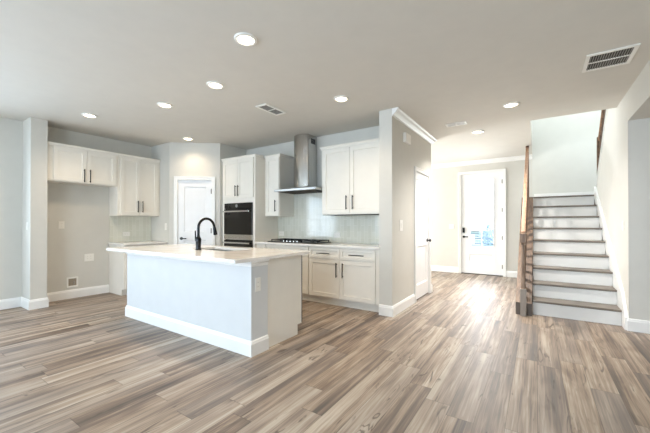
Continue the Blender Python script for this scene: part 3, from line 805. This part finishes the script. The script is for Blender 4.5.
# ------------------------------------------------------------------ stairs
SR = XW - .033
r = empty('staircase', ((XB + SR) / 2, YST, 0), 0, 'straight staircase with grey wood treads and white risers rising to a landing', 'staircase')
so = Vector((-(XB + SR) / 2, -YST, 0))
def st(m, name, mat, **k):
    m.v = [tuple(Vector(v) + so) for v in m.v]; return m.build(name, mat, r, **k)
for k in range(9):
    y = YST + k * TR
    st(MB().box(XB, SR, y, y + .018, k * RI, (k + 1) * RI - .028), 'riser', 'trim')
    if k < 8: st(MB().box(XB, SR, y - .026, y + TR - .0005, (k + 1) * RI - .0275, (k + 1) * RI), 'tread', 'greywood', bevel=.006)
st(MB().box(XB, SR, YLAND - .026, YLAND + .085, ZL - .0275, ZL), 'tread', 'greywood', bevel=.006)
st(MB().box(XB, 2.095, YLAND + .0855, YF - .02, ZL - .2, ZL), 'landing', 'greywood')
# skirt board on the right wall
sl = RI / TR
za = lambda y, o: (y - YST) * sl + RI + o
m = MB(); m.prism([(YW + .18, 0), (YLAND + .02, ZL - .05), (YLAND + .02, za(YLAND + .02, .13)), (YW + .20, za(YW + .2, .19)), (YW + .005, .145), (YW + .005, 0)], 'x', SR + .001, XW - .001)
st(m, 'skirt_board', 'trim')
# second flight behind the right wall
m = MB()
for k in range(5):
    y1 = YLAND - k * TR
    m.box(XW + T + .002, 2.095, max(y1 - TR, YO + .01), y1 - .0005, ZL + (k + 1) * RI - .3, ZL + (k + 1) * RI)
st(m, 'upper_flight', 'greywood')

# balustrade on the open side: closed curb, newels, rail, balusters
RX = -.156
r = empty('stair_railing', (RX, YST - .1, 0), 0, 'wooden balustrade with newel post and balusters on the open left side of the stairs', 'railing')
so = Vector((-RX, -(YST - .1), 0))
y0 = YST - .115
zc0 = .165
zc = lambda y: zc0 + (y - y0) * (ZL - zc0) / (YLAND - y0)
CX0, CX1 = RX - .091, XB - .003
st(MB().prism([(y0, 0), (YLAND, 0), (YLAND, ZL), (y0, zc0)], 'x', CX0, CX1), 'curb_wall', 'brownwood')
st(MB().box(CX0, CX1, y0 - .004, y0 - .0005, 0, zc0), 'curb_front', 'curbgrey')
nb = .034; ny = y0 - .042
m = MB(); m.box(RX - nb, RX + nb, ny - nb, ny + nb, 0, .36); st(m, 'newel_base', 'newelgrey', bevel=.004)
m = MB()
q = .0
prof = [(nb * .95, .36), (nb * .75, .37), (nb * .72, .40), (nb * .85, .43), (nb * .60, .47), (nb * .70, .60), (nb * .62, .85), (nb * .55, .95), (nb * .8, 0.955), (nb * .6, .965), (nb * .9, .975)]
m.lathe(prof, c=(RX, ny, 0), n=20); st(m, 'newel_shaft', 'newelwood', smooth=True)
m = MB(); m.box(RX - nb * .98, RX + nb * .98, ny - nb, ny + nb, .975, 1.085); m.box(RX - nb * 1.2, RX + nb * 1.2, ny - nb * 1.2, ny + nb * 1.2, 1.085, 1.10); st(m, 'newel_cap', 'newelwood', bevel=.004)
ytop = YLAND + .06; zr0, zr1 = 1.07, 2.70
zr = lambda y: zr0 + (y - ny) * (zr1 - zr0) / (ytop - ny)
st(MB().prism([(ny + nb, zr(ny + nb) - .03), (ytop, zr1 - .03), (ytop, zr1 + .035), (ny + nb, zr(ny + nb) + .035)], 'x', RX - .026, RX + .026), 'handrail', 'railwood', bevel=.012)
m = MB(); m.box(RX - nb * .8, RX + nb * .8, ytop, ytop + 2 * nb, ZL, 2.80); m.box(RX - nb, RX + nb, ytop - nb * .2, ytop + 2.2 * nb, 2.80, 2.82)
m.lathe([(.018, 0), (.026, .012), (.028, .035), (.020, .06), (0, .068)], c=(RX, ytop + nb, 2.82), n=16); st(m, 'top_newel', 'brownwood', bevel=.003)
st(MB().box(RX + nb, RX + nb + .03, ytop + .01, ytop + .07, 2.44, 2.62), 'rail_bracket', 'brownwood') if False else None
for k in range(16):
    y = y0 + .10 + k * (YLAND - y0 - .12) / 15.5
    st(MB().tube([(RX, y, zc(y) - .004), (RX, y, zr(y) - .028)], .0165, 4, sq=True), 'baluster', 'brownwood')
# rail of the second flight, standing on the cut of the right wall
r = empty('stair_railing', (XW + T / 2, YLAND, ZL), 0, 'brown wooden railing of the upper stair flight behind the right wall', 'railing')
so = Vector((-(XW + T / 2), -YLAND, -ZL))
yb, zb_ = 7.30, 1.90; s2_ = (2.931 - 1.90) / (7.30 - 6.252)
zq = lambda y: zb_ + (yb - y) * s2_
xm = XW + .05
st(MB().box(XW + .008, XW + .058, yb + .02, yb + .07, ZL, zq(yb) + .86), 'newel', 'brownwood', bevel=.004)
st(MB().prism([(yb + .02, zq(yb + .02) + .80), (5.75, zq(5.75) + .80), (5.75, zq(5.75) + .87), (yb + .02, zq(yb + .02) + .87)], 'x', xm - .03, xm + .03), 'handrail', 'railwood', bevel=.01)
for k in range(12):
    y = yb - .06 - k * .12
    st(MB().tube([(xm, y, zq(y) + .002), (xm, y, zq(y) + .805)], .016, 4, sq=True), 'baluster', 'brownwood')
m = MB(); m.prism([(yb, zq(yb) + .0005), (5.63, zq(5.63) + .0005), (5.63, zq(5.63) + .02), (yb, zq(yb) + .02)], 'x', XW - .015, XW + T + .015)
struct(m.build('trim_3', 'trim'))

# ------------------------------------------------------------------ outside the front door
struct(MB().box(-4, 2, YF + T + .01, YF + 2.2, -.25, -.02).build('porch_floor', 'concrete'))
struct(MB().box(-40, 40, YF + 2.2, 60, -1.6, -1.0).build('ground', 'grass'))
r = empty('neighbour_house', (-4.2, 32, -1.0), 0, 'pale blue house with lap siding seen blurred through the front door glass', 'house')
m = MB()
for k in range(7): m.box(-2.2, 1.0, 0, 4, k * .22, k * .22 + .16)
m.build('siding', 'siding', r)
MB().prism([(-.3, 1.55), (4.3, 1.55), (2, 2.2)], 'x', -2.4, 1.2).build('roof', 'concrete', r)
MB().box(-1.6, -.6, -.05, -.001, .4, 1.2).build('window', 'trim', r)
random.seed(4)
m = MB()
for k in range(500):
    a, b, q = random.random() * 6.283, random.uniform(-1, 1), random.random() ** .4
    p = Vector((math.cos(a) * math.sqrt(1 - b * b) * q * .8, math.sin(a) * math.sqrt(1 - b * b) * q * .8, 1.2 + b * q * 1.1)); s = random.uniform(.07, .16)
    E_ = Euler((random.random() * 6, random.random() * 6, 0)).to_matrix()
    m.add([p + E_ @ Vector(v) for v in ((-s, 0, 0), (0, -s * .5, 0), (s, 0, 0), (0, s * .5, 0))], [(0, 1, 2, 3)])
r = empty('shrub', (-2.5, 24, -1.0), 0, 'loose shrub standing outside, seen through the right half of the door glass', 'shrub')
m.build('foliage', 'leaf', r); MB().tube([(0, 0, 0), (.02, 0, .6), (0, .03, 1.3)], [.05, .04, .02], 8).build('stem', 'brownwood', r)
